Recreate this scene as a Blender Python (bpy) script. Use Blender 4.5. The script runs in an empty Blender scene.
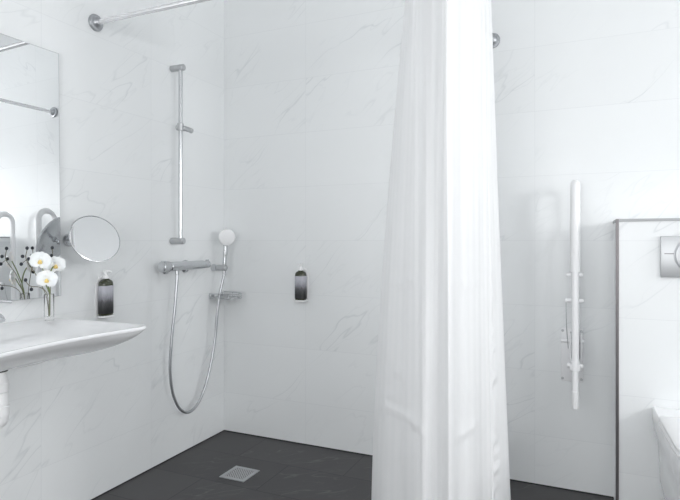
import bpy, bmesh, math, random
from mathutils import Vector, Matrix
random.seed(7)
C = bpy.context.scene.collection
PI = math.pi
sc = bpy.context.scene

# ------------------------------------------------------------------ materials
def new_mat(name):
    m = bpy.data.materials.new(name); m.use_nodes = True
    nt = m.node_tree
    b = nt.nodes['Principled BSDF']
    return m, nt, b
def simple(name, col, rough=.4, metal=0, **kw):
    m, nt, b = new_mat(name)
    b.inputs['Base Color'].default_value = (*col, 1)
    b.inputs['Roughness'].default_value = rough
    b.inputs['Metallic'].default_value = metal
    for k, v in kw.items():
        b.inputs[k.replace('_', ' ')].default_value = v
    n = nt.nodes.new('ShaderNodeTexNoise'); n.inputs['Scale'].default_value = 60
    r = nt.nodes.new('ShaderNodeMapRange')
    r.inputs['To Min'].default_value = max(0, rough - .012); r.inputs['To Max'].default_value = rough + .012
    nt.links.new(n.outputs['Fac'], r.inputs['Value']); 
    if rough > .06: nt.links.new(r.outputs[0], b.inputs['Roughness'])
    return m

def N(nt, t, **kw):
    n = nt.nodes.new(t)
    for k, v in kw.items():
        if k in n.inputs: n.inputs[k].default_value = v
        else: setattr(n, k, v)
    return n
def math_(nt, op, a, b=None, c=None):
    n = nt.nodes.new('ShaderNodeMath'); n.operation = op
    for i, v in enumerate((a, b, c)):
        if v is None: continue
        if isinstance(v, (int, float)): n.inputs[i].default_value = v
        else: nt.links.new(v, n.inputs[i])
    return n.outputs[0]

def tile_material(name, ua, va, uo, vo, tw, th, base, vein, grout, rough, vein_amt, joint=.0022, vscale=1.6, dark=False, shift=0.0):
    """tiles laid on the plane of object axes ua, va; uo, vo shift the joints; each tile carries its own stone veining"""
    m, nt, b = new_mat(name)
    tc = N(nt, 'ShaderNodeTexCoord'); sp = N(nt, 'ShaderNodeSeparateXYZ'); nt.links.new(tc.outputs['Object'], sp.inputs[0])
    U = sp.outputs['XYZ'.index(ua)]; V = sp.outputs['XYZ'.index(va)]
    u = math_(nt, 'DIVIDE', math_(nt, 'SUBTRACT', U, uo), tw)
    v = math_(nt, 'DIVIDE', math_(nt, 'SUBTRACT', V, vo), th)
    iv = math_(nt, 'FLOOR', v)
    if shift:
        u = math_(nt, 'ADD', u, math_(nt, 'MULTIPLY', iv, shift))
    iu = math_(nt, 'FLOOR', u)
    fu = math_(nt, 'SUBTRACT', u, iu); fv = math_(nt, 'SUBTRACT', v, iv)
    du = math_(nt, 'MULTIPLY', math_(nt, 'MINIMUM', fu, math_(nt, 'SUBTRACT', 1, fu)), tw)
    dv = math_(nt, 'MULTIPLY', math_(nt, 'MINIMUM', fv, math_(nt, 'SUBTRACT', 1, fv)), th)
    d = math_(nt, 'MINIMUM', du, dv)
    j = N(nt, 'ShaderNodeMapRange'); nt.links.new(d, j.inputs['Value'])
    j.inputs['From Min'].default_value = joint * .35; j.inputs['From Max'].default_value = joint * .6
    j.inputs['To Min'].default_value = 1; j.inputs['To Max'].default_value = 0
    # per tile offset of the stone pattern
    cid = N(nt, 'ShaderNodeCombineXYZ'); nt.links.new(iu, cid.inputs[0]); nt.links.new(iv, cid.inputs[1])
    wn = N(nt, 'ShaderNodeTexWhiteNoise'); nt.links.new(cid.outputs[0], wn.inputs['Vector'])
    cp = N(nt, 'ShaderNodeCombineXYZ'); nt.links.new(U, cp.inputs[0]); nt.links.new(V, cp.inputs[1])
    sc_ = N(nt, 'ShaderNodeVectorMath', operation='SCALE'); nt.links.new(wn.outputs['Color'], sc_.inputs[0]); sc_.inputs['Scale'].default_value = 9
    ad = N(nt, 'ShaderNodeVectorMath', operation='ADD'); nt.links.new(cp.outputs[0], ad.inputs[0]); nt.links.new(sc_.outputs[0], ad.inputs[1])
    mp = N(nt, 'ShaderNodeMapping'); nt.links.new(ad.outputs[0], mp.inputs['Vector'])
    mp.vector_type = 'TEXTURE'; mp.inputs['Rotation'].default_value = (0, 0, math.radians(42)); mp.inputs['Scale'].default_value = (1.7, .4, 1)
    def veins(scale, w, dist):
        n = N(nt, 'ShaderNodeTexNoise', Scale=scale, Detail=3, Roughness=.5, Distortion=dist)
        nt.links.new(mp.outputs[0], n.inputs['Vector'])
        a = math_(nt, 'ABSOLUTE', math_(nt, 'SUBTRACT', n.outputs['Fac'], .5))
        r = N(nt, 'ShaderNodeMapRange'); nt.links.new(a, r.inputs['Value'])
        r.inputs['From Min'].default_value = 0; r.inputs['From Max'].default_value = w
        r.inputs['To Min'].default_value = 1; r.inputs['To Max'].default_value = 0
        return r.outputs[0]
    v1 = veins(vscale, .007, .05); v2 = veins(vscale * 2.1, .014, .1)
    mk = N(nt, 'ShaderNodeTexNoise', Scale=2.3, Detail=2); nt.links.new(ad.outputs[0], mk.inputs['Vector'])
    mr = N(nt, 'ShaderNodeMapRange'); nt.links.new(mk.outputs['Fac'], mr.inputs['Value'])
    mr.inputs['From Min'].default_value = .44; mr.inputs['From Max'].default_value = .62
    vv = math_(nt, 'MULTIPLY', math_(nt, 'ADD', v1, math_(nt, 'MULTIPLY', v2, .4)), mr.outputs[0])
    cl = N(nt, 'ShaderNodeTexNoise', Scale=1.4, Detail=4); nt.links.new(ad.outputs[0], cl.inputs['Vector'])
    cm = N(nt, 'ShaderNodeMapRange'); nt.links.new(cl.outputs['Fac'], cm.inputs['Value'])
    cm.inputs['From Min'].default_value = .3; cm.inputs['From Max'].default_value = .7
    mx0 = N(nt, 'ShaderNodeMix', data_type='RGBA'); nt.links.new(cm.outputs[0], mx0.inputs[0])
    k = .72 if dark else .972
    mx0.inputs[6].default_value = (base[0] * k, base[1] * k, base[2] * k, 1); mx0.inputs[7].default_value = (*base, 1)
    mx = N(nt, 'ShaderNodeMix', data_type='RGBA'); nt.links.new(math_(nt, 'MULTIPLY', vv, vein_amt), mx.inputs[0])
    mx.clamp_factor = True
    nt.links.new(mx0.outputs[2], mx.inputs[6]); mx.inputs[7].default_value = (*vein, 1)
    mx2 = N(nt, 'ShaderNodeMix', data_type='RGBA'); nt.links.new(j.outputs[0], mx2.inputs[0])
    nt.links.new(mx.outputs[2], mx2.inputs[6]); mx2.inputs[7].default_value = (*grout, 1)
    if dark:   # slabs differ a little in tone
        tv = N(nt, 'ShaderNodeMapRange'); nt.links.new(wn.outputs['Value'], tv.inputs['Value']); tv.inputs['To Min'].default_value = .9; tv.inputs['To Max'].default_value = 1.13
        vm = N(nt, 'ShaderNodeVectorMath', operation='SCALE'); nt.links.new(mx2.outputs[2], vm.inputs[0]); nt.links.new(tv.outputs[0], vm.inputs['Scale'])
        nt.links.new(vm.outputs[0], b.inputs['Base Color'])
    else:
        nt.links.new(mx2.outputs[2], b.inputs['Base Color'])
    b.inputs['Roughness'].default_value = rough
    return m

WB = (.835, .85, .855); WV = (.56, .585, .60); WG = (.755, .77, .78)
M = {}
M['tile_left'] = tile_material('white marble tile left wall', 'Y', 'Z', -.60, .23, .6, .3, WB, WV, WG, .3, .4)
M['tile_back'] = tile_material('white marble tile back wall', 'X', 'Z', .547, .23, .6, .3, WB, WV, WG, .3, .4)
M['floor'] = tile_material('charcoal slate floor tile', 'X', 'Y', .30, -.285, .6, .3, (.055, .0535, .055), (.15, .15, .15), (.016, .016, .017), .42, .6, joint=.005, vscale=2.2, dark=True, shift=.5)
M['paint'] = simple('white ceiling paint', (.86, .87, .88), .7)
M['ceramic'] = simple('white glazed ceramic', (.86, .865, .875), .14, Coat_Weight=.3)
M['chrome'] = simple('polished chrome', (.62, .63, .645), .24, 1)
M['satin'] = simple('satin steel', (.52, .53, .54), .42, .85)
M['rodmetal'] = simple('brushed white metal rod', (.82, .82, .83), .25, .7)
M['flange'] = simple('grey flange metal', (.44, .45, .47), .35, .9)
M['trim_dark'] = simple('dark edge trim', (.17, .16, .165), .35, .8)
M['trim_silver'] = simple('silver top trim', (.42, .425, .435), .55, .5)
M['mirror'] = simple('mirror silver', (.93, .94, .945), .0, 1)
M['white_plastic'] = simple('white plastic', (.86, .86, .865), .28)
M['grey_plastic'] = simple('light grey plastic', (.55, .56, .57), .35)
M['black_rubber'] = simple('black rubber', (.02, .02, .02), .5)
M['enamel'] = simple('white powder coated metal', (.88, .88, .89), .25)
M['bottle'] = simple('dark olive bottle', (.035, .04, .018), .12, 0, Coat_Weight=.5)
M['green'] = simple('plant stem green', (.16, .2, .07), .5)
M['berry'] = simple('dark berry', (.012, .016, .024), .35)
M['petal'] = simple('white orchid petal', (.88, .88, .87), .5, 0, Subsurface_Weight=.1)
M['lip'] = simple('yellow orchid lip', (.82, .62, .22), .5)
M['twig'] = simple('brown twig', (.13, .12, .07), .6)
M['hose'] = simple('metal shower hose', (.48, .49, .51), .28, .9)

def glass(name, col=(1, 1, 1)):
    m, nt, b = new_mat(name)
    b.inputs['Base Color'].default_value = (*col, 1); b.inputs['Roughness'].default_value = .02
    b.inputs['Transmission Weight'].default_value = 1; b.inputs['IOR'].default_value = 1.45
    return m
M['glass'] = glass('clear glass')

def label_mat():
    """photo label printed light at the top, dark forest at the foot"""
    m, nt, b = new_mat('grey forest picture label')
    tc = N(nt, 'ShaderNodeTexCoord'); sp = N(nt, 'ShaderNodeSeparateXYZ'); nt.links.new(tc.outputs['Generated'], sp.inputs[0])
    mp = N(nt, 'ShaderNodeMapping'); nt.links.new(tc.outputs['Generated'], mp.inputs['Vector']); mp.inputs['Scale'].default_value = (9, 9, 2.2)
    n = N(nt, 'ShaderNodeTexNoise', Scale=2.5, Detail=6, Roughness=.7); nt.links.new(mp.outputs[0], n.inputs['Vector'])
    h = math_(nt, 'ADD', sp.outputs[2], math_(nt, 'MULTIPLY', math_(nt, 'SUBTRACT', n.outputs['Fac'], .5), .55))
    r = N(nt, 'ShaderNodeValToRGB'); nt.links.new(h, r.inputs[0])
    e = r.color_ramp.elements
    e[0].position = .12; e[0].color = (.012, .013, .014, 1)
    e[1].position = .85; e[1].color = (.5, .5, .55, 1)
    x = e.new(.42); x.color = (.07, .07, .075, 1)
    x = e.new(.6); x.color = (.3, .3, .335, 1)
    nt.links.new(r.outputs[0], b.inputs['Base Color']); b.inputs['Roughness'].default_value = .4
    return m
M['label'] = label_mat()

def curtain_mat():
    m, nt, b = new_mat('white striped shower curtain fabric')
    tc = N(nt, 'ShaderNodeTexCoord'); sp = N(nt, 'ShaderNodeSeparateXYZ'); nt.links.new(tc.outputs['UV'], sp.inputs[0])
    s = math_(nt, 'SINE', math_(nt, 'MULTIPLY', sp.outputs[0], 2 * PI * 26))
    r = N(nt, 'ShaderNodeMapRange'); nt.links.new(s, r.inputs['Value'])
    r.inputs['From Min'].default_value = -.3; r.inputs['From Max'].default_value = .3
    n = N(nt, 'ShaderNodeMix', data_type='RGBA'); nt.links.new(r.outputs[0], n.inputs[0])
    n.inputs[6].default_value = (.90, .90, .905, 1); n.inputs[7].default_value = (.882, .885, .89, 1)
    nt.links.new(n.outputs[2], b.inputs['Base Color'])
    b.inputs['Roughness'].default_value = .5
    b.inputs['Sheen Weight'].default_value = .15
    ns = N(nt, 'ShaderNodeTexNoise', Scale=5, Detail=3, Roughness=.5)
    nt.links.new(tc.outputs['Object'], ns.inputs['Vector'])
    bp = N(nt, 'ShaderNodeBump', Strength=.25, Distance=.02); nt.links.new(ns.outputs['Fac'], bp.inputs['Height'])
    nt.links.new(bp.outputs[0], b.inputs['Normal'])
    tr = N(nt, 'ShaderNodeBsdfTranslucent'); nt.links.new(n.outputs[2], tr.inputs['Color'])
    ms = N(nt, 'ShaderNodeMixShader'); ms.inputs[0].default_value = .2
    out = nt.nodes['Material Output']
    nt.links.new(b.outputs[0], ms.inputs[1]); nt.links.new(tr.outputs[0], ms.inputs[2]); nt.links.new(ms.outputs[0], out.inputs[0])
    return m
M['curtain'] = curtain_mat()

def emit(name, col, s):
    m = bpy.data.materials.new(name); m.use_nodes = True; nt = m.node_tree
    nt.nodes.remove(nt.nodes['Principled BSDF'])
    e = nt.nodes.new('ShaderNodeEmission'); e.inputs[0].default_value = (*col, 1); e.inputs[1].default_value = s
    nt.links.new(e.outputs[0], nt.nodes['Material Output'].inputs[0]); return m

def grate_mat():
    m, nt, b = new_mat('perforated steel grate')
    tc = N(nt, 'ShaderNodeTexCoord')
    sp = N(nt, 'ShaderNodeSeparateXYZ'); nt.links.new(tc.outputs['Object'], sp.inputs[0])
    a = math_(nt, 'SINE', math_(nt, 'MULTIPLY', sp.outputs[0], 2 * PI / .014))
    c = math_(nt, 'SINE', math_(nt, 'MULTIPLY', sp.outputs[1], 2 * PI / .014))
    g = math_(nt, 'GREATER_THAN', math_(nt, 'MULTIPLY', a, c), .25)
    mx = N(nt, 'ShaderNodeMix', data_type='RGBA'); nt.links.new(g, mx.inputs[0])
    mx.inputs[6].default_value = (.5, .5, .51, 1); mx.inputs[7].default_value = (.03, .03, .03, 1)
    nt.links.new(mx.outputs[2], b.inputs['Base Color'])
    mt = math_(nt, 'MULTIPLY', math_(nt, 'SUBTRACT', 1, g), .6); nt.links.new(mt, b.inputs['Metallic'])
    b.inputs['Roughness'].default_value = .4
    return m
M['grate'] = grate_mat()

# ------------------------------------------------------------------ mesh helpers
def V(*a): return Vector(a)
def box(bm, lo, hi, bev=0, seg=2):
    r = bmesh.ops.create_cube(bm, size=1)
    vs = r['verts']
    for v in vs:
        v.co = Vector([lo[i] + (v.co[i] + .5) * (hi[i] - lo[i]) for i in range(3)])
    if bev:
        es = list({e for v in vs for e in v.link_edges})
        bmesh.ops.bevel(bm, geom=es, offset=bev, segments=seg, profile=.5, affect='EDGES')
def smooth_path(pts, n=8):
    pts = [Vector(p) for p in pts]; out = []
    P = [pts[0] * 2 - pts[1]] + pts + [pts[-1] * 2 - pts[-2]]
    for i in range(1, len(P) - 2):
        a, b, c, d = P[i - 1:i + 3]
        for k in range(n):
            t = k / n
            out.append(.5 * ((2 * b) + (c - a) * t + (2 * a - 5 * b + 4 * c - d) * t * t + (3 * b - a - 3 * c + d) * t ** 3))
    out.append(pts[-1]); return out
def tube(bm, pts, r, seg=16, cap=True):
    pts = [Vector(p) for p in pts]
    rr = r if isinstance(r, (list, tuple)) else [r] * len(pts)
    t0 = (pts[1] - pts[0]).normalized()
    up = Vector((0, 0, 1)) if abs(t0.z) < .9 else Vector((1, 0, 0))
    n = t0.cross(up).normalized(); rings = []
    for i, p in enumerate(pts):
        if i == 0: t = t0
        elif i == len(pts) - 1: t = (pts[i] - pts[i - 1]).normalized()
        else: t = ((pts[i + 1] - p).normalized() + (p - pts[i - 1]).normalized()).normalized()
        n = (n - t * n.dot(t)).normalized(); b = t.cross(n)
        rings.append([bm.verts.new(p + (n * math.cos(2 * PI * k / seg) + b * math.sin(2 * PI * k / seg)) * rr[i]) for k in range(seg)])
    for a, b in zip(rings, rings[1:]):
        for k in range(seg):
            bm.faces.new((a[k], a[(k + 1) % seg], b[(k + 1) % seg], b[k]))
    if cap:
        bm.faces.new(rings[0][::-1]); bm.faces.new(rings[-1])
def lathe(bm, origin, axis, prof, seg=32):
    """prof: list of (distance along axis, radius)"""
    o = Vector(origin); a = Vector(axis).normalized()
    up = Vector((0, 0, 1)) if abs(a.z) < .9 else Vector((1, 0, 0))
    n = a.cross(up).normalized(); b = a.cross(n); rings = []
    for h, r in prof:
        if r < 1e-6: rings.append([bm.verts.new(o + a * h)])
        else: rings.append([bm.verts.new(o + a * h + (n * math.cos(2 * PI * k / seg) + b * math.sin(2 * PI * k / seg)) * r) for k in range(seg)])
    for p, q in zip(rings, rings[1:]):
        for k in range(seg):
            k2 = (k + 1) % seg
            if len(p) == 1 and len(q) == 1: continue
            if len(p) == 1: bm.faces.new((p[0], q[k2], q[k]))
            elif len(q) == 1: bm.faces.new((p[k], p[k2], q[0]))
            else: bm.faces.new((p[k], p[k2], q[k2], q[k]))
    if len(rings[0]) > 1: bm.faces.new(rings[0][::-1])
    if len(rings[-1]) > 1: bm.faces.new(rings[-1])
def cyl(bm, a, b, r, seg=24, bev=.002):
    a = Vector(a); b = Vector(b); L = (b - a).length; bev = min(bev, r * .4, L * .4)
    lathe(bm, a, b - a, [(0, 0), (0, r - bev), (bev, r), (L - bev, r), (L, r - bev), (L, 0)], seg)
def ball(bm, c, r, seg=16, sc3=(1, 1, 1)):
    bmesh.ops.create_uvsphere(bm, u_segments=seg, v_segments=seg // 2, radius=r, matrix=Matrix.Translation(c) @ Matrix.Diagonal((*sc3, 1)))
def loft(bm, rings, cap0=True, cap1=True):
    R = [[bm.verts.new(p) for p in r] for r in rings]
    n = len(R[0])
    for a, b in zip(R, R[1:]):
        for k in range(n): bm.faces.new((a[k], a[(k + 1) % n], b[(k + 1) % n], b[k]))
    if cap0: bm.faces.new(R[0][::-1])
    if cap1: bm.faces.new(R[-1])

def obj(name, bm, mat, parent=None, smooth=True, angle=35):
    bmesh.ops.recalc_face_normals(bm, faces=bm.faces)
    me = bpy.data.meshes.new(name); 
    if smooth:
        for f in bm.faces: f.smooth = True
        lim = math.radians(angle)
        for e in bm.edges:
            if len(e.link_faces) == 2 and e.calc_face_angle(0) > lim: e.smooth = False
    bm.to_mesh(me); bm.free()
    me.materials.append(mat)
    o = bpy.data.objects.new(name, me); C.objects.link(o)
    if parent:
        o.parent = parent
        if parent.parent is None: o.matrix_parent_inverse = Matrix.Translation(-world_loc(parent))
    return o
def world_loc(o):
    p = Vector((0, 0, 0))
    while o:
        if o.parent is None: p += o.location
        o = o.parent
    return p
def thing(name, label, cat, loc, group=None):
    o = bpy.data.objects.new(name, None); C.objects.link(o); o.location = loc
    o.empty_display_size = .05
    return tag(o, label, cat, group)
def tag(o, label, cat, group=None):
    o['label'] = label; o['category'] = cat
    if group: o['group'] = group
    return o
def struct(name, bm, mat, parent=None, smooth=False):
    o = obj(name, bm, mat, parent, smooth)
    if not parent: o['kind'] = 'structure'
    return o
def B(): return bmesh.new()

# ------------------------------------------------------------------ the room
RX, RY, RZ = 4.4, -3.5, 2.62
bm = B(); box(bm, (-.1, RY - .1, -.1), (RX + .1, .1, 0)); struct('floor', bm, M['floor'])
bm = B(); box(bm, (-.1, RY - .1, RZ), (RX + .1, .1, RZ + .1)); struct('ceiling', bm, M['paint'])
bm = B(); box(bm, (-.1, RY, 0), (0, .1, RZ)); struct('wall_left', bm, M['tile_left'])
bm = B(); box(bm, (0, 0, 0), (RX, .1, RZ)); struct('wall_back', bm, M['tile_back'])
fx_0, fx_1, fz_0, fz_1 = .65, 2.55, .5, 2.0
bm = B(); box(bm, (-.1, RY - .1, 0), (RX + .1, RY, fz_0)); box(bm, (-.1, RY - .1, fz_1), (RX + .1, RY, RZ))
box(bm, (-.1, RY - .1, fz_0), (fx_0, RY, fz_1)); box(bm, (fx_1, RY - .1, fz_0), (RX + .1, RY, fz_1)); struct('wall_front', bm, M['tile_back'])
bm = B()
for a, b in (((fx_0, fz_0), (fx_1, fz_0 + .05)), ((fx_0, fz_1 - .05), (fx_1, fz_1)), ((fx_0, fz_0), (fx_0 + .05, fz_1)), ((fx_1 - .05, fz_0), (fx_1, fz_1)), ((1.58, fz_0), (1.62, fz_1))):
    box(bm, (a[0], RY - .07, a[1]), (b[0], RY - .02, b[1]))
struct('fill_window_2', bm, M['white_plastic'])  # unseen window behind the camera, added to carry fill light
# right wall with a window opening
wy0, wy1, wz0, wz1 = -1.10, -.55, 1.25, 2.1
vy0, vy1 = -3.25, -2.05  # second opening, added so side fill reaches the left wall
bm = B()
box(bm, (RX, RY, 0), (RX + .1, .1, wz0)); box(bm, (RX, RY, wz1), (RX + .1, .1, RZ))
box(bm, (RX, RY, wz0), (RX + .1, vy0, wz1)); box(bm, (RX, vy1, wz0), (RX + .1, wy0, wz1)); box(bm, (RX, wy1, wz0), (RX + .1, .1, wz1))
struct('wall_right', bm, M['tile_left'])
for nm, a0, a1 in (('window_1', wy0, wy1), ('fill_window_3', vy0, vy1)):
    bm = B()
    for lo, hi in (((RX + .02, a0, wz0), (RX + .07, a1, wz0 + .05)), ((RX + .02, a0, wz1 - .05), (RX + .07, a1, wz1)),
                   ((RX + .02, a0, wz0), (RX + .07, a0 + .05, wz1)), ((RX + .02, a1 - .05, wz0), (RX + .07, a1, wz1))):
        box(bm, lo, hi)
    struct(nm, bm, M['white_plastic'])
# low wall in front of the cistern
HX, HY, HZ = 2.075, -.30, 1.209
bm = B(); box(bm, (HX, HY, 0), (RX, 0, HZ)); struct('wall_half', bm, M['tile_back'])
bm = B(); box(bm, (HX - .005, HY - .005, 0), (HX + .006, HY + .006, HZ + .006), .001); struct('trim_1', bm, M['trim_dark'])
bm = B(); box(bm, (HX - .003, HY - .004, HZ - .004), (RX, HY + .012, HZ + .006), .001)
box(bm, (HX - .004, HY, HZ - .004), (HX + .01, -.001, HZ + .006), .001); struct('trim_2', bm, M['trim_silver'])

# thin dark strips along the foot of the walls
bm = B(); box(bm, (0, RY, 0), (.004, 0, .004)); struct('trim_3', bm, M['black_rubber'])
bm = B(); box(bm, (.004, -.004, 0), (HX, 0, .004)); struct('trim_4', bm, M['black_rubber'])
# ------------------------------------------------------------------ floor drain
t = thing('floor_drain', 'small square steel drain with perforated grate set in dark shower floor', 'drain', (.435, -.47, 0))
x0, x1, y0, y1 = .365, .505, -.54, -.40
bm = B()
for lo, hi in (((x0, y0, 0), (x1, y0 + .018, .003)), ((x0, y1 - .018, 0), (x1, y1, .003)), ((x0, y0 + .018, 0), (x0 + .018, y1 - .018, .003)), ((x1 - .018, y0 + .018, 0), (x1, y1 - .018, .003))):
    box(bm, lo, hi)
obj('drain_frame', bm, M['satin'], t, False)
bm = B(); box(bm, (x0 + .018, y0 + .018, 0), (x1 - .018, y1 - .018, .0018)); obj('grate', bm, M['grate'], t, False)

# ------------------------------------------------------------------ curtain rod
ROD = .0115; rz = 2.085; rx = 1.555; ry = -.94
t = thing('curtain_rod', 'L-shaped white metal shower curtain rod fixed high on both tiled walls', 'curtain rod', (0, ry, rz))
pts = [V(.012, ry, rz), V(.3, ry, rz), V(.8, ry, rz), V(rx - .07, ry, rz)]
for k in range(1, 8):
    a = -PI / 2 + k / 8 * PI / 2
    pts.append(V(rx - .07 + .07 * math.cos(a), ry + .07 + .07 * math.sin(a), rz))
pts += [V(rx, ry + .07, rz), V(rx, -.4, rz), V(rx, -.012, rz)]
bm = B(); tube(bm, pts, ROD, 20); obj('rod', bm, M['rodmetal'], t)
for o_, ax in (((0, ry, rz), (1, 0, 0)), ((rx, 0, rz), (0, -1, 0))):
    bm = B(); lathe(bm, o_, ax, [(0, .036), (.006, .037), (.012, .034), (.014, .026), (.02, .024), (.03, .017), (.032, .0125)]); obj('flange', bm, M['flange'], t)

# ------------------------------------------------------------------ curtain
TH = math.atan(247 / 549); sn, cs = math.sin(TH), math.cos(TH)
CAM = V(1.968, -2.695, 1.133)
bot = [(1.226,-0.760),(1.287,-0.830),(1.385,-0.900),(1.465,-0.955),(1.489,-0.960),(1.506,-0.935),(1.539,-0.950),(1.574,-0.975),(1.592,-.905),(1.625,-.86),(1.645,-.80),(1.668,-.755),(1.683,-.745),(1.71,-.68),(1.722,-.62),(1.69,-.56)]
top = [(1.379,-0.800),(1.399,-0.840),(1.435,-0.890),(1.452,-0.900),(1.505,-0.945),(1.551,-0.985),(1.567,-1.000),(1.575,-0.980),(1.597,-.905),(1.622,-.85),(1.637,-.80),(1.643,-.77),(1.648,-.735),(1.650,-.69),(1.646,-.65),(1.62,-.61)]
zt, zb = 2.065, .05
nz = 150
b3 = smooth_path([V(x, y, 0) for x, y in bot], 14); t3 = smooth_path([V(x, y, 0) for x, y in top], 14)
ns = len(b3)
creases = [  # s from, s to, height, depth, width
    (.4, 3.6, .985, .0035, .018), (.4, 4.2, .52, .005, .02), (7, 9.8, .50, .006, .022), (.8, 2.4, .66, .004, .015), (2.2, 4, .84, .003, .02), (7, 10, .99, .003, .025), (.4, 2, .57, .004, .02), (5, 6.6, .47, .003, .02), (1, 3, 1.25, .002, .03), (8, 10, .62, .003, .02), (7, 9, 1.30, .002, .03)]
def crease(s, z):
    d = 0
    for a, b, zc, A, w in creases:
        e = min(max((s - a) / .8, 0), 1) * min(max((b - s) / .8, 0), 1)
        if e <= 0: continue
        q = z - (zc + .012 * math.sin(s * 1.7 + zc * 9))
        d += A * e * (math.exp(-(q / w) ** 2) if q > 0 else math.exp(-(q / (w * .25)) ** 2))
    return d
bm = B(); uvl = bm.loops.layers.uv.new('UVMap'); grid = []
acc = [0]
for i in range(1, ns): acc.append(acc[-1] + (b3[i] - b3[i - 1]).length)
for j in range(nz + 1):
    z = zb + (zt - zb) * j / nz; f = (z - zb) / (zt - zb); f0 = f
    row = []
    for i in range(ns):
        s = i / 14
        f = f0 ** (1.5 - .6 * s / 15)
        p = b3[i].lerp(t3[i], f)
        i0, i1 = max(0, i - 1), min(ns - 1, i + 1)
        tg = (b3[i1].lerp(t3[i1], f) - b3[i0].lerp(t3[i0], f)).normalized(); nr = V(tg.y, -tg.x, 0)
        rip = .0010 * math.sin(s * 5.3 + 1.2 * math.sin(z * 2.1)) * (.5 + f) + .0004 * math.sin(s * 11 + z * 3)
        seam = math.exp(-((s - 12.1) / .3) ** 2) * .007 * max(0, 1.25 - z) * (math.sin(z * 46 + 2 * math.sin(z * 9)) * math.sin(z * 13 + 2) + .8 * math.sin(z * 83 + 3 * math.sin(z * 17)))
        p = p + nr * (rip + crease(s, z) + seam)
        row.append(bm.verts.new((p.x, p.y, z)))
    grid.append(row)
for j in range(nz):
    for i in range(ns - 1):
        fc = bm.faces.new((grid[j][i], grid[j][i + 1], grid[j + 1][i + 1], grid[j + 1][i]))
        for lp, (ii, jj) in zip(fc.loops, ((i, j), (i + 1, j), (i + 1, j + 1), (i, j + 1))):
            lp[uvl].uv = (acc[ii], zb + (zt - zb) * jj / nz)
t = thing('shower_curtain', 'long white translucent shower curtain bunched at the rod corner', 'shower curtain', (1.55, -.85, zb))
o = obj('curtain_fabric', bm, M['curtain'], t, True, 180)
for k, (px_, py_, ax) in enumerate(((1.46, ry, 'x'), (rx - .008, -.885, 'y'), (rx, -.82, 'y'), (rx, -.75, 'y'), (rx, -.68, 'y'), (rx, -.61, 'y'))):
    bm = B(); ps = []
    for q in range(25):
        a = 2 * PI * q / 24; d = .019
        ps.append(V(px_ + (0 if ax == 'y' or True else 0) + (math.cos(a) * d if ax == 'y' else 0), py_ + (math.cos(a) * d if ax == 'x' else 0), rz - .006 + math.sin(a) * d))
    tube(bm, ps, .002, 8, False); obj('curtain_ring', bm, M['white_plastic'], t)

# ------------------------------------------------------------------ wall mirror
t = thing('wall_mirror', 'tall frameless mirror above the washbasin', 'mirror', (0, -1.6, .909))
tilt = math.radians(.0)
bm = B(); box(bm, (.001, -1.95, .909), (.007, -1.137, 1.886)); 
t.location = (0, -1.95, .909); gl = obj('mirror_glass', bm, M['mirror'], t, False)
bm = B()
for lo, hi in (((.0005, -1.1370, .907), (.0074, -1.1355, 1.8875)), ((.0005, -1.95, 1.886), (.0074, -1.137, 1.8875)), ((.0005, -1.95, .9075), (.0074, -1.137, .909)), ((.0005, -1.9515, .907), (.0074, -1.95, 1.8875))):
    box(bm, lo, hi)
obj('polished_edge', bm, M['satin'], t, False)
bpy.context.view_layer.update()
t.location.x = .0145; t.rotation_euler = (0, math.radians(-.8), math.radians(-.72))

# ------------------------------------------------------------------ round swivel mirror
mc = V(.15, -1.072, 1.139); mn = V(.871, -.283, .401).normalized()
t = thing('shaving_mirror', 'round chrome-backed swivel mirror on a short wall arm beside the tall mirror', 'mirror', (0, -1.077, 1.133))
bm = B(); lathe(bm, mc - mn * .004, mn, [(0, 0), (0, .098), (.0045, .0985), (.0045, 0)], 64); obj('mirror_glass', bm, M['mirror'], t)
bm = B(); lathe(bm, mc - mn * .012, mn, [(0, 0), (.001, .06), (.004, .094), (.008, .1015), (.0135, .1025), (.0145, .1), (.0125, .0988), (.006, .0988), (.006, 0)], 64); obj('mirror_shell', bm, M['chrome'], t)
bm = B(); lathe(bm, (0, -1.077, 1.133), (1, 0, 0), [(0, 0), (0, .026), (.006, .027), (.012, .024), (.014, .012), (.014, 0)]); obj('wall_flange', bm, M['chrome'], t)
bm = B(); e = mc - mn * .012
tube(bm, smooth_path([V(.012, -1.077, 1.133), V(.045, -1.077, 1.133), V(.08, -1.077, 1.132), e - mn * .012, e + mn * .003], 6), .0065, 14)
ball(bm, e - mn * .012, .012, 16); obj('swivel_arm', bm, M['chrome'], t)

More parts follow.
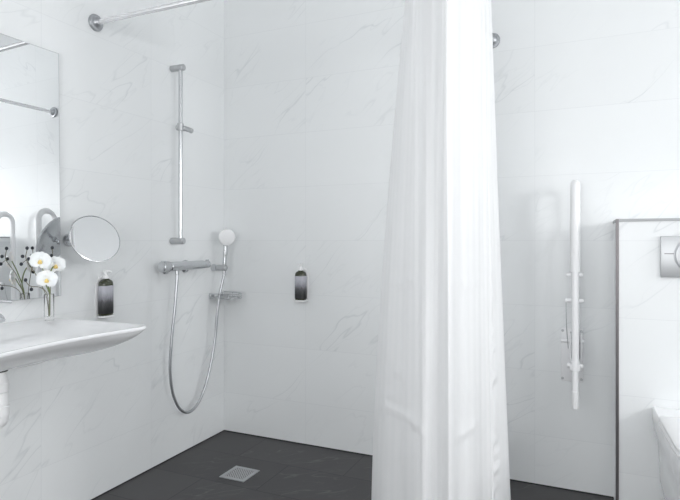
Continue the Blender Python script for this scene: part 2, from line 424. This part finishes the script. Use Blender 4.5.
# ------------------------------------------------------------------ soap dispensers
def dispenser(loc, rot, label):
    """origin on the wall at bottle foot height; local +x away from the wall"""
    t = thing('soap_dispenser', label, 'soap dispenser', loc, 'wall mounted pump bottles')
    R = Matrix.Translation(loc) @ Matrix.Rotation(rot, 4, 'Z')
    def fin(name, bm, mat, parent=t):
        bmesh.ops.transform(bm, matrix=R, verts=bm.verts); return obj(name, bm, mat, parent)
    w, d = .031, .021; cx = .030
    def ring(z, s, n=40, ww=w, dd=d):
        out = []
        for k in range(n):
            a = 2 * PI * k / n; c, s_ = math.cos(a), math.sin(a)
            out.append(V(cx + dd * s * math.copysign(abs(c) ** .6, c), ww * s * math.copysign(abs(s_) ** .6, s_), z))
        return out
    bm = B(); loft(bm, [ring(.004, .9), ring(.007, .98), ring(.012, 1), ring(.14, 1), ring(.150, .95), ring(.157, .8), ring(.161, .55), ring(.165, .42), ring(.172, .42)]); body = fin('bottle', bm, M['bottle'])
    bm = B(); loft(bm, [ring(.012, 1.02), ring(.012, 1.03), ring(.135, 1.03), ring(.135, 1.02)]); fin('picture_label', bm, M['label'], body)
    bm = B(); loft(bm, [ring(-.006, .9, ww=.034, dd=.026), ring(-.004, 1, ww=.034, dd=.026), ring(.004, 1.0, ww=.034, dd=.026), ring(.004, .9, ww=.034, dd=.026)])
    box(bm, (.001, -.036, -.006), (.006, .036, .15), .002); box(bm, (.004, -.02, -.006), (.012, .02, .003))
    box(bm, (.001, -.022, .148), (.006, .022, .178), .002); box(bm, (.005, -.0135, .1655), (.043, .0135, .1695), .001)
    fin('wall_holder', bm, M['white_plastic'])
    bm = B(); lathe(bm, (cx, 0, .1695), (0, 0, 1), [(0, 0), (0, .0145), (.012, .0135), (.015, .006), (.024, .0055), (.024, .011), (.033, .011), (.035, 0)])
    tube(bm, [(cx, 0, .199), (cx + .014, .004, .2), (cx + .022, .006, .197), (cx + .025, .007, .192)], [.0075, .006, .005, .0045], 12)
    fin('pump', bm, M['white_plastic'])
    return t
dispenser((0, -.908, .797), 0, 'pump bottle with dark picture label on left wall just beyond the washbasin')
dispenser((.532, 0, .800), -PI / 2, 'pump bottle with dark picture label on back shower wall right of soap shelf')

# ------------------------------------------------------------------ shower rail
t = thing('slide_rail', 'vertical chrome shower slide rail on left wall above the mixer', 'shower rail', (0, -.455, 1.128))
bm = B(); cyl(bm, (.06, -.455, 1.115), (.06, -.455, 2.035), .0105); obj('rail_bar', bm, M['chrome'], t)
for z in (2.02, 1.128):
    bm = B(); cyl(bm, (0, -.455, z), (.083, -.455, z), .0165, 28, .003); obj('wall_bracket', bm, M['satin'], t)
bm = B(); cyl(bm, (.035, -.455, 1.715), (.088, -.447, 1.705), .0135, 24, .003); cyl(bm, (.06, -.455, 1.695), (.06, -.455, 1.733), .0165, 24)
cyl(bm, (.088, -.447, 1.705), (.125, -.441, 1.690), .0125, 24); sl = obj('slider', bm, M['satin'], t)

# ------------------------------------------------------------------ thermostatic mixer
mz = 1.0; mx_ = .068
t = thing('shower_mixer', 'chrome thermostatic bar mixer on left wall below the slide rail', 'shower mixer', (0, -.42, mz))
bm = B(); lathe(bm, (mx_, -.545, mz), (0, 1, 0), [(0, 0), (0, .020), (.003, .0235), (.257, .0225), (.257, 0)], 32); obj('mixer_body', bm, M['chrome'], t)
bm = B(); lathe(bm, (mx_, -.605, mz), (0, 1, 0), [(0, 0), (0, .020), (.004, .0265), (.05, .0265), (.055, .023), (.0585, .020), (.0585, 0)], 32)
box(bm, (mx_ - .004, -.602, mz + .02), (mx_ + .004, -.575, mz + .031), .002); obj('temperature_knob', bm, M['chrome'], t)
bm = B(); lathe(bm, (mx_, -.287, mz), (0, 1, 0), [(0, 0), (0, .019), (.003, .0205), (.048, .0195), (.052, .017), (.052, 0)], 32)
box(bm, (mx_ - .004, -.259, mz + .016), (mx_ + .004, -.237, mz + .027), .002); obj('flow_knob', bm, M['chrome'], t)
for y in (-.50, -.35):
    bm = B(); lathe(bm, (0, y, mz - .008), (1, 0, 0), [(0, 0), (0, .034), (.006, .034), (.014, .026), (.02, .017), (.055, .017), (.055, 0)], 32); obj('wall_rosette', bm, M['chrome'], t)
bm = B(); cyl(bm, (mx_, -.49, mz - .014), (mx_, -.49, mz - .045), .009, 20); obj('hose_outlet', bm, M['chrome'], t)

# ------------------------------------------------------------------ hand shower, its holder, hose
hy = -.110
t = thing('shower_holder', 'small chrome wall bracket holding the hand shower near the corner', 'shower holder', (0, hy, .974))
bm = B(); lathe(bm, (0, hy, .974), (1, 0, 0), [(0, 0), (0, .019), (.004, .020), (.03, .0165), (.03, 0)], 28); obj('wall_bracket', bm, M['chrome'], t)
bm = B(); lathe(bm, (.030, hy, .974), (1, 0, 0), [(0, 0), (0, .015), (.004, .0175), (.060, .0175), (.064, .015), (.064, 0)], 28); obj('cradle', bm, M['satin'], t)

t = thing('hand_shower', 'hand shower with round white head and chrome handle resting in its bracket', 'hand shower', (.062, hy, .96))
hc = V(.094, -.104, 1.150)
bm = B(); tube(bm, smooth_path([V(.080, hy, .93), V(.082, hy, .99), V(.086, hy + .002, 1.05), V(.088, -.108, 1.11)], 6), [.0095] * 6 + [.011] * 6 + [.0125] * 7, 18); obj('handle', bm, M['chrome'], t)
hn = V(.62, -.70, -.12).normalized()
bm = B(); lathe(bm, hc - hn * .024, hn, [(0, 0), (.002, .018), (.008, .034), (.018, .043), (.03, .0465), (.04, .0465), (.046, .042), (.049, .03), (.05, 0)], 40); hd = obj('shower_head', bm, M['white_plastic'], t)
bm = B(); tube(bm, [V(.0878, -.108, 1.098), V(.089, -.108, 1.115)], .0145, 18); obj('neck_collar', bm, M['satin'], t)

hose_pts = [V(mx_, -.49, mz - .04), V(mx_ + .001, -.494, .92), V(mx_ + .002, -.508, .80), V(.069, -.528, .66), V(.067, -.540, .52), V(.065, -.532, .42), V(.063, -.506, .335), V(.061, -.455, .26), V(.06, -.385, .228),
            V(.06, -.315, .255), V(.06, -.25, .34), V(.06, -.20, .46), V(.062, -.17, .58), V(.066, -.158, .70), V(.070, -.145, .80), V(.078, -.122, .90), V(.080, hy, .945)]
bm = B(); P = smooth_path(hose_pts, 16)
rr = [.0072 + (.0006 if i % 2 else 0) for i in range(len(P))]
tube(bm, P, rr, 12); tag(obj('shower_hose', bm, M['hose'], None, True, 60), 'long silver shower hose looping down from the mixer to the hand shower', 'shower hose')

# ------------------------------------------------------------------ soap shelf
t = thing('soap_shelf', 'narrow chrome soap shelf on left wall in the shower corner', 'shelf', (0, -.13, .82))
sh = []
for k in range(33):
    a = -PI / 2 + PI * k / 32
    sh.append(V(.012 + .165 * math.cos(a), -.087 + .070 * math.sin(a), .815))
for z in (.806, .828):
    pass
bm = B()
for z in (.804, .828): tube(bm, [V(p.x, p.y, z) for p in sh] , .0032, 10)
for k in range(0, 33, 4): tube(bm, [V(sh[k].x, sh[k].y, .804), V(sh[k].x, sh[k].y, .828)], .0022, 8)
tube(bm, [V(.012, -.157, .804), V(.012, -.017, .804)], .0032, 10)
obj('rim_rail', bm, M['chrome'], t)
bm = B(); loft(bm, [[V(p.x, p.y, .802) for p in sh], [V(p.x, p.y, .807) for p in sh]]); obj('shelf_plate', bm, M['satin'], t)
for y in (-.13, -.045):
    bm = B(); cyl(bm, (0, y, .812), (.016, y, .812), .017, 24); obj('wall_mount', bm, M['chrome'], t)

# ------------------------------------------------------------------ washbasin
bz = .825; by = -1.50; hw = .325
def basin_outline(k, n):
    """closed outline starting on the wall at the far side, around the front, to the near side; returns unit shape (x, y)"""
    pass
half = [(0, -1.180), (.15, -1.176), (.30, -1.172), (.42, -1.170), (.49, -1.172), (.522, -1.183), (.535, -1.205), (.531, -1.245), (.518, -1.31), (.507, -1.40), (.503, -1.5)]
full = smooth_path([V(x, y, 0) for x, y in half] + [V(x, 2 * by - y, 0) for x, y in half[-2::-1]], 6)
def bring(sx, sy, z, off=0.0, x0=0.0):
    return [V(max(x0, x0 + (p.x - x0) * sx), by + (p.y - by) * sy, z) for p in full]
rings = []
# underside from the bottom up
cx0 = .002
def R_(sx, sy, z): return [V(cx0 + p.x * sx, by + (p.y - by) * sy, z) for p in full]
for q in range(26):
    s_ = math.sin(q / 25 * PI / 2) * .687
    rings.append(R_(.30 + s_, .25 + s_ * .737 / .687, bz - .112 * (1 - (s_ / .7) ** 2) ** .62))
rings.append(R_(.999, .998, bz - .010))
rings.append(R_(1.0, 1.0, bz - .003))
rings.append(R_(.996, .994, bz + .001))
rings.append(R_(.985, .980, bz + .0012))
# bowl: inner outline
def inner(t_):
    out = []
    for p in full:
        a = math.atan2((p.y - by) / .32, (p.x - .29) / .29)
        e = V(.315 + .165 * math.cos(a), by + .255 * math.sin(a), 0)
        g = V(.002 + p.x * .985, by + (p.y - by) * .98, 0).lerp(e, min(1, t_ * 2.2))
        k = 1 if t_ < .25 else 1 - (t_ - .25) / .75 * .93
        g = V(.31 + (g.x - .31) * k, by + (g.y - by) * k, 0)
        g.z = bz - .001 - .095 * math.sin(min(1, t_ * 1.02) * PI / 2) ** 2
        out.append(g)
    return out
for q in range(1, 21): rings.append(inner(q / 20))
t = thing('washbasin', 'wide white ceramic wall-hung washbasin under the tall mirror', 'washbasin', (0, by, bz - .112))
bm = B(); loft(bm, rings); obj('basin', bm, M['ceramic'], t, True, 60)
bm = B(); lathe(bm, (.27, by, bz - .097), (0, 0, 1), [(0, 0), (0, .03), (.006, .032), (.008, .026), (.004, .02), (.004, 0)], 28); obj('drain_plug', bm, M['chrome'], t)

# tap
t = thing('basin_tap', 'chrome single-lever tap at the back of the white washbasin', 'tap', (.085, -1.50, bz))
bm = B(); lathe(bm, (.085, -1.5, bz), (0, 0, 1), [(0, 0), (0, .027), (.004, .028), (.01, .024), (.06, .0225), (.09, .022), (.09, 0)], 28)
obj('tap_body', bm, M['chrome'], t)
bm = B(); tube(bm, smooth_path([V(.09, -1.5, bz + .04), V(.14, -1.5, bz + .052), V(.19, -1.5, bz + .052), V(.205, -1.5, bz + .04)], 6), [.017] * 6 + [.014] * 6 + [.012] * 7, 18); obj('spout', bm, M['chrome'], t)
bm = B(); lathe(bm, (.085, -1.5, bz + .091), (0, 0, 1), [(0, 0), (0, .0225), (.012, .0235), (.024, .019), (.03, .008), (.031, 0)], 28)
tube(bm, smooth_path([V(.088, -1.49, bz + .10), V(.10, -1.455, bz + .098), V(.118, -1.405, bz + .09)], 6), [.008] * 6 + [.0055] * 7, 12); obj('lever', bm, M['chrome'], t)

# trap under the basin
tx, ty = .20, -1.508
t = thing('drain_trap', 'white plastic bottle trap hanging under the washbasin', 'drain trap', (tx, ty, .515))
bm = B(); cyl(bm, (tx, ty, .62), (tx, ty, .7125), .016); obj('tail_pipe', bm, M['white_plastic'], t)
bm = B(); lathe(bm, (tx, ty, .70), (0, 0, 1), [(0, 0), (0, .028), (.0075, .029), (.008, .0)], 28); obj('gasket', bm, M['black_rubber'], t)
bm = B(); lathe(bm, (tx, ty, .515), (0, 0, 1), [(0, 0), (.0, .012), (.006, .022), (.02, .029), (.04, .031), (.042, .033), (.07, .033), (.072, .030), (.11, .030), (.115, .027), (.12, .031), (.145, .031), (.15, .027), (.165, .026), (.185, .022), (.185, 0)], 36); obj('trap_cup', bm, M['white_plastic'], t)
bm = B(); tube(bm, smooth_path([V(tx - .02, ty, .605), V(tx - .08, ty, .605), V(tx - .14, ty, .605), V(.002, ty, .605)], 4), .018, 20); lathe(bm, (0, ty, .605), (1, 0, 0), [(0, 0), (0, .035), (.004, .035), (.01, .022), (.01, 0)]); obj('waste_pipe', bm, M['white_plastic'], t)

# ------------------------------------------------------------------ vase and flowers
vx, vy = .10, -1.243
t = thing('glass_vase', 'slim clear glass tube vase standing on the washbasin ledge', 'vase', (vx, vy, bz))
bm = B(); lathe(bm, (vx, vy, bz + .0012), (0, 0, 1), [(0, 0), (0, .0165), (.001, .0175), (.10, .0175), (.101, .0165), (.10, .0158), (.014, .0155), (.013, 0)], 32)
obj('vase_body', bm, M['glass'], t)
mouth = V(vx, vy, bz + .10); foot = V(vx, vy, bz + .018)
def petal(bm, c, n, upv, ang, L, W):
    n = n.normalized(); u = (upv - n * upv.dot(n)).normalized(); r = u.cross(n)
    d = u * math.cos(ang) + r * math.sin(ang); s = n.cross(d)
    G = []
    for i in range(7):
        f = i / 6; w = W * math.sin(PI * (f * .9 + .06)) ** .75
        G.append([c + d * (L * f) + s * (w * q) + n * (.006 * math.sin(f * PI) - .004 * abs(q)) for q in (-1, -.5, 0, .5, 1)])
    top_ = [[bm.verts.new(p + n * .0006) for p in r_] for r_ in G]; bo = [[bm.verts.new(p - n * .0006) for p in r_] for r_ in G]
    for i in range(6):
        for k in range(4):
            bm.faces.new((top_[i][k], top_[i][k + 1], top_[i + 1][k + 1], top_[i + 1][k])); bm.faces.new((bo[i][k], bo[i + 1][k], bo[i + 1][k + 1], bo[i][k + 1]))
    for i in range(6):
        bm.faces.new((top_[i][0], top_[i + 1][0], bo[i + 1][0], bo[i][0])); bm.faces.new((top_[i][4], bo[i][4], bo[i + 1][4], top_[i + 1][4]))
t = thing('orchid_spray', 'spray of white orchid blossoms with yellow centres standing in the glass vase', 'flowers', foot)
bl = [(V(.115, -1.292, 1.055), V(.72, -.62, .1), .2), (V(.10, -1.215, 1.035), V(.8, -.5, -.1), -.15), (V(.125, -1.272, .985), V(.7, -.66, -.05), .1)]
for c, n, ro in bl:
    n.normalize(); bm = B()
    for a, L, W in ((0, .036, .017), (2.2, .035, .016), (-2.2, .035, .016)): petal(bm, c, n, V(0, 0, 1), a + ro, L, W)
    for a in (1.15, -1.15): petal(bm, c + n * .001, n, V(0, 0, 1), a + ro, .038, .027)
    fl = obj('blossom', bm, M['petal'], t, True, 60)
    bm = B(); ball(bm, c + n * .007 + V(0, 0, -.003), .0062, 12, (1, 1, 1.1))
    for a in (2.7, -2.7, PI): petal(bm, c + n * .006, n, V(0, 0, 1), a, .013, .005)
    obj('lip', bm, M['lip'], fl)
bm = B()
tube(bm, smooth_path([foot, mouth + V(.004, 0, 0), V(.105, -1.25, .97), V(.103, -1.235, 1.02), bl[1][0] - bl[1][1] * .008], 6), .0024, 8)
tube(bm, smooth_path([V(.104, vy, .93), V(.108, -1.262, .965), bl[2][0] - bl[2][1] * .008], 6), .002, 8)
tube(bm, smooth_path([V(.105, -1.25, .965), V(.105, -1.272, 1.02), bl[0][0] - bl[0][1] * .008], 6), .002, 8)
obj('stem', bm, M['green'], t)
def twig(name, label, path, berries):
    t = thing(name, label, 'berry twig', path[0], 'berry twigs in the vase')
    bm = B(); pp = smooth_path(path, 6); tube(bm, pp, .0013, 8)
    for b_ in berries:
        near = min(pp, key=lambda q: (q + V(0, 0, .0) - b_).length)
        if (near - b_).length > .004: tube(bm, [near, b_], .001, 6)
    obj('twig_stem', bm, M['twig'], t)
    for b_ in berries:
        bm = B(); ball(bm, b_, .0062, 14, (1, 1, 1.1)); obj('berry', bm, M['berry'], t)
m0 = mouth
twig('berry_twig', 'dark-berried twig rising left of the topmost orchid blossom', [foot + V(-.004, .003, .002), m0 + V(-.006, -.01, 0), V(.085, -1.285, 1.0), V(.085, -1.325, 1.06), V(.085, -1.322, 1.10)],
     [V(.085, -1.322, 1.103), V(.085, -1.34, 1.073), V(.088, -1.318, 1.063), V(.085, -1.345, 1.045)])
twig('berry_twig', 'low dark-berried twig leaning left below the orchid blossoms', [foot + V(.004, -.005, .002), m0 + V(.006, -.012, 0), V(.11, -1.285, .955), V(.112, -1.33, .965), V(.112, -1.348, .985)],
     [V(.112, -1.348, .988), V(.112, -1.325, .952)])
twig('berry_twig', 'upright dark-berried twig in the vase nearest the round mirror', [foot + V(-.003, .006, .002), m0 + V(-.006, .01, 0), V(.088, -1.225, 1.0), V(.085, -1.215, 1.05), V(.085, -1.218, 1.10)],
     [V(.088, -1.214, 1.008), V(.085, -1.222, 1.073), V(.085, -1.218, 1.103)])

# ------------------------------------------------------------------ folding grab bars
def grab_bar(X, label):
    t = thing('grab_rail', label, 'grab rail', (X, 0, .50), 'white folding support rails on back wall')
    yo, yi = -.20, -.075; zt_ = 1.388
    # wall plate
    bm = B(); box(bm, (X - .063, -.008, .495), (X + .029, -.0005, .735), .003); pl = obj('wall_plate', bm, M['enamel'], t)
    for sx in (-.056, .022):
        for z in (.507, .723):
            bm = B(); cyl(bm, (X + sx, -.007, z), (X + sx, -.0105, z), .006, 14, .001); obj('screw', bm, M['satin'], pl)
    bm = B()
    for sx in (-1, 1):
        box(bm, (X + sx * .022 - .003, -.085, .56), (X + sx * .022 + .003, -.006, .72), .002)
    cyl(bm, (X - .062, -.055, .685), (X + .034, -.055, .685), .0085, 18)
    box(bm, (X - .021, -.21, .585), (X + .021, -.05, .615), .006)
    cyl(bm, (X - .032, -.19, .605), (X + .03, -.19, .605), .010, 18)
    obj('hinge', bm, M['enamel'], t)
    # U of tube: inner rail up, arc, outer rail down
    rad = (yi - yo) / 2; pts = [V(X, yi, .60), V(X, yi, .9), V(X, yi, 1.2), V(X, yi, zt_ - rad - .016)]
    for k in range(1, 12):
        a = PI * k / 12
        pts.append(V(X, (yi + yo) / 2 + rad * math.cos(a), zt_ - rad - .016 + rad * math.sin(a)))
    pts += [V(X, yo, zt_ - rad - .016), V(X, yo, 1.0), V(X, yo, .8), V(X, yo, .6)]
    bm = B(); tube(bm, pts, .0145, 24); obj('rail_tube', bm, M['enamel'], t)
    # thick arm sleeve over the outer rail and arc
    pts2 = []
    for k in range(5, 12):
        a = PI * k / 12
        pts2.append(V(X, (yi + yo) / 2 + rad * math.cos(a), zt_ - rad - .016 + rad * math.sin(a)))
    pts2 += [V(X, yo, zt_ - rad - .016), V(X, yo, 1.1), V(X, yo, 1.0)]
    bm = B(); tube(bm, pts2, .0195, 28); obj('arm_pad', bm, M['white_plastic'], t)
    # cross pins
    for z, hwid in ((.987, .034), (.878, .040)):
        bm = B(); cyl(bm, (X - hwid, yo + .015, z), (X + hwid * .85, yo + .015, z), .0085, 18); obj('cross_pin', bm, M['enamel'], t)
    # side release rod
    bm = B(); tube(bm, smooth_path([V(X - .036, yo + .03, .878), V(X - .036, yo + .04, .80), V(X - .034, yo + .06, .74), V(X - .03, -.1, .66)], 5), .0018, 10); obj('release_rod', bm, M['satin'], t)
    # fold-out leg with rubber foot
    bm = B(); cyl(bm, (X, yo, .5), (X, yo, .625), .0125); cyl(bm, (X, yo, .585), (X, yo, .628), .0165); lg = obj('leg', bm, M['enamel'], t)
    bm = B(); cyl(bm, (X, yo, .427), (X, yo, .503), .0145, 24, .003); obj('foot_cap', bm, M['white_plastic'], lg)
    return t
grab_bar(1.923, 'white folding support rail upright on back wall between curtain and low wall')
grab_bar(1.47, 'white folding support rail behind the curtain, seen in the tall mirror')

# ------------------------------------------------------------------ flush plate
t = thing('flush_plate', 'square chrome dual flush plate on the low tiled wall above the toilet', 'flush plate', (2.344, HY, 1.07))
fx0, fx1, fz0, fz1 = 2.221, 2.467, .993, 1.148
bm = B(); box(bm, (fx0, HY - .012, fz0), (fx1, HY - .0005, fz1), .003); obj('plate', bm, M['satin'], t)
for ga, gb in ((fx0 + .012, fx0 + .045), (fx1 - .078, fx1 - .012)):
    bm = B(); box(bm, (ga, HY - .0128, 1.080), (gb, HY - .0115, 1.083)); obj('groove', bm, M['trim_dark'], t)
bm = B(); lathe(bm, (2.328, HY - .010, 1.077), (0, -1, 0), [(0, 0), (0, .064), (.004, .0645), (.006, .0635), (.0065, .0615), (.003, .061), (.003, 0)], 48); obj('button_ring', bm, M['flange'], t)
bm = B(); lathe(bm, (2.328, HY - .0132, 1.077), (0, -1, 0), [(0, 0), (0, .0595), (.003, .058), (.0042, .05), (.0045, 0)], 48); obj('flush_button', bm, M['satin'], t)

# ------------------------------------------------------------------ toilet
TX = 2.375
def d_outline(w, y0, y1, z, n=48, pw=2.3):
    """D shape: straight back at y0, sides running forward, rounded nose at y1"""
    out = []; ys = y0 + (y1 - y0) * .52
    out.append(V(TX + w, y0, z)); out.append(V(TX + w * .97, (y0 + ys) / 2, z))
    for k in range(n + 1):
        a = PI * k / n; c, s = math.cos(a), math.sin(a)
        out.append(V(TX + w * .94 * math.copysign(abs(c) ** (2 / pw), c), ys + (y1 - ys) * abs(s) ** (2 / pw), z))
    out.append(V(TX - w * .97, (y0 + ys) / 2, z)); out.append(V(TX - w, y0, z))
    return out
t = thing('toilet', 'white wall-hung toilet on the low tiled wall at the right edge', 'toilet', (TX, HY, .1))
y0 = HY - .001
bm = B(); loft(bm, [d_outline(.10, y0, -.62, .10), d_outline(.135, y0, -.70, .13), d_outline(.155, y0, -.80, .22), d_outline(.158, y0, -.88, .31), d_outline(.163, y0, -.945, .375), d_outline(.174, y0, -.975, .41), d_outline(.180, y0, -.985, .455), d_outline(.181, y0, -.985, .492), d_outline(.176, y0, -.98, .4985), d_outline(.13, y0 - .02, -.93, .499)])
obj('bowl', bm, M['ceramic'], t, True, 50)
bm = B(); loft(bm, [d_outline(.176, -.55, -.985, .500), d_outline(.183, -.545, -.993, .503), d_outline(.185, -.544, -.995, .511), d_outline(.180, -.547, -.990, .516), d_outline(.176, -.55, -.986, .516)]); obj('seat', bm, M['white_plastic'], t)
bm = B(); loft(bm, [d_outline(.176, -.55, -.985, .518), d_outline(.184, -.544, -.994, .521), d_outline(.184, -.544, -.994, .530), d_outline(.176, -.55, -.984, .536), d_outline(.12, -.58, -.92, .540), d_outline(.05, -.64, -.8, .541)]); obj('lid', bm, M['white_plastic'], t)
for sx in (-.08, .08):
    bm = B(); cyl(bm, (TX + sx - .02, -.528, .512), (TX + sx + .02, -.528, .512), .0125); obj('hinge', bm, M['chrome'], t)

# ------------------------------------------------------------------ daylight and added fill lights
def area(name, loc, rot, sx, sy, power, col=(1, 1, 1), spread=PI):
    l = bpy.data.lights.new(name, 'AREA'); l.shape = 'RECTANGLE'; l.size = sx; l.size_y = sy; l.energy = power; l.color = col; l.spread = spread
    o = bpy.data.objects.new(name, l); C.objects.link(o); o.location = loc; o.rotation_euler = rot; return o
cl_mat = emit('fill lamp diffuser', (1, .985, .97), 2.0)  # unseen lamp added on the ceiling as fill
for k, (x, y, lb) in enumerate(((1.35, -2.1, 'added fill lamp, flush square with white diffuser, over the middle of the room'),)):
    t = thing('fill_lamp', lb, 'fill lamp', (x, y, RZ - .05))
    bm = B(); box(bm, (x - .21, y - .21, RZ - .045), (x + .21, y + .21, RZ), .004); obj('lamp_housing', bm, M['enamel'], t)
    bm = B(); box(bm, (x - .19, y - .19, RZ - .05), (x + .19, y + .19, RZ - .0455), .001); obj('diffuser', bm, cl_mat, t)
area('window_daylight', (RX + .12, (wy0 + wy1) / 2, (wz0 + wz1) / 2), (0, PI / 2, 0), .8, .5, 25, (.985, .993, 1))
area('side_fill_light', (RX + .12, (vy0 + vy1) / 2, (wz0 + wz1) / 2), (0, PI / 2, 0), .85, 1.21, 44, (.985, .993, 1))  # added fill from the right, brightens the left wall
area('front_fill_light', (1.6, RY - .12, 1.25), (PI / 2, 0, 0), 1.9, 1.5, 32.5, (.985, .993, 1))  # added fill from the camera side, lifts the lower back wall
w_ = bpy.data.worlds.new('World'); sc.world = w_; w_.use_nodes = True
w_.node_tree.nodes['Background'].inputs[0].default_value = (.9, .95, 1, 1); w_.node_tree.nodes['Background'].inputs[1].default_value = .25

# ------------------------------------------------------------------ camera
cd = bpy.data.cameras.new('camera'); cam = bpy.data.objects.new('camera', cd); C.objects.link(cam)
cam.location = CAM; cam.rotation_euler = (PI / 2, 0, TH)
cd.sensor_width = 36; cd.lens = 36 * 549 / 680; cd.shift_y = -10 / 680; cd.clip_start = .01
sc.camera = cam
sc.view_settings.view_transform = 'Standard'; sc.view_settings.look = 'None'; sc.view_settings.exposure = .06; sc.view_settings.gamma = 1
sc.view_settings.use_curve_mapping = False
sc.cycles.max_bounces = 14; sc.cycles.diffuse_bounces = 8; sc.cycles.glossy_bounces = 6; sc.cycles.transmission_bounces = 8
sc.cycles.sample_clamp_indirect = 8; sc.cycles.use_denoising = True
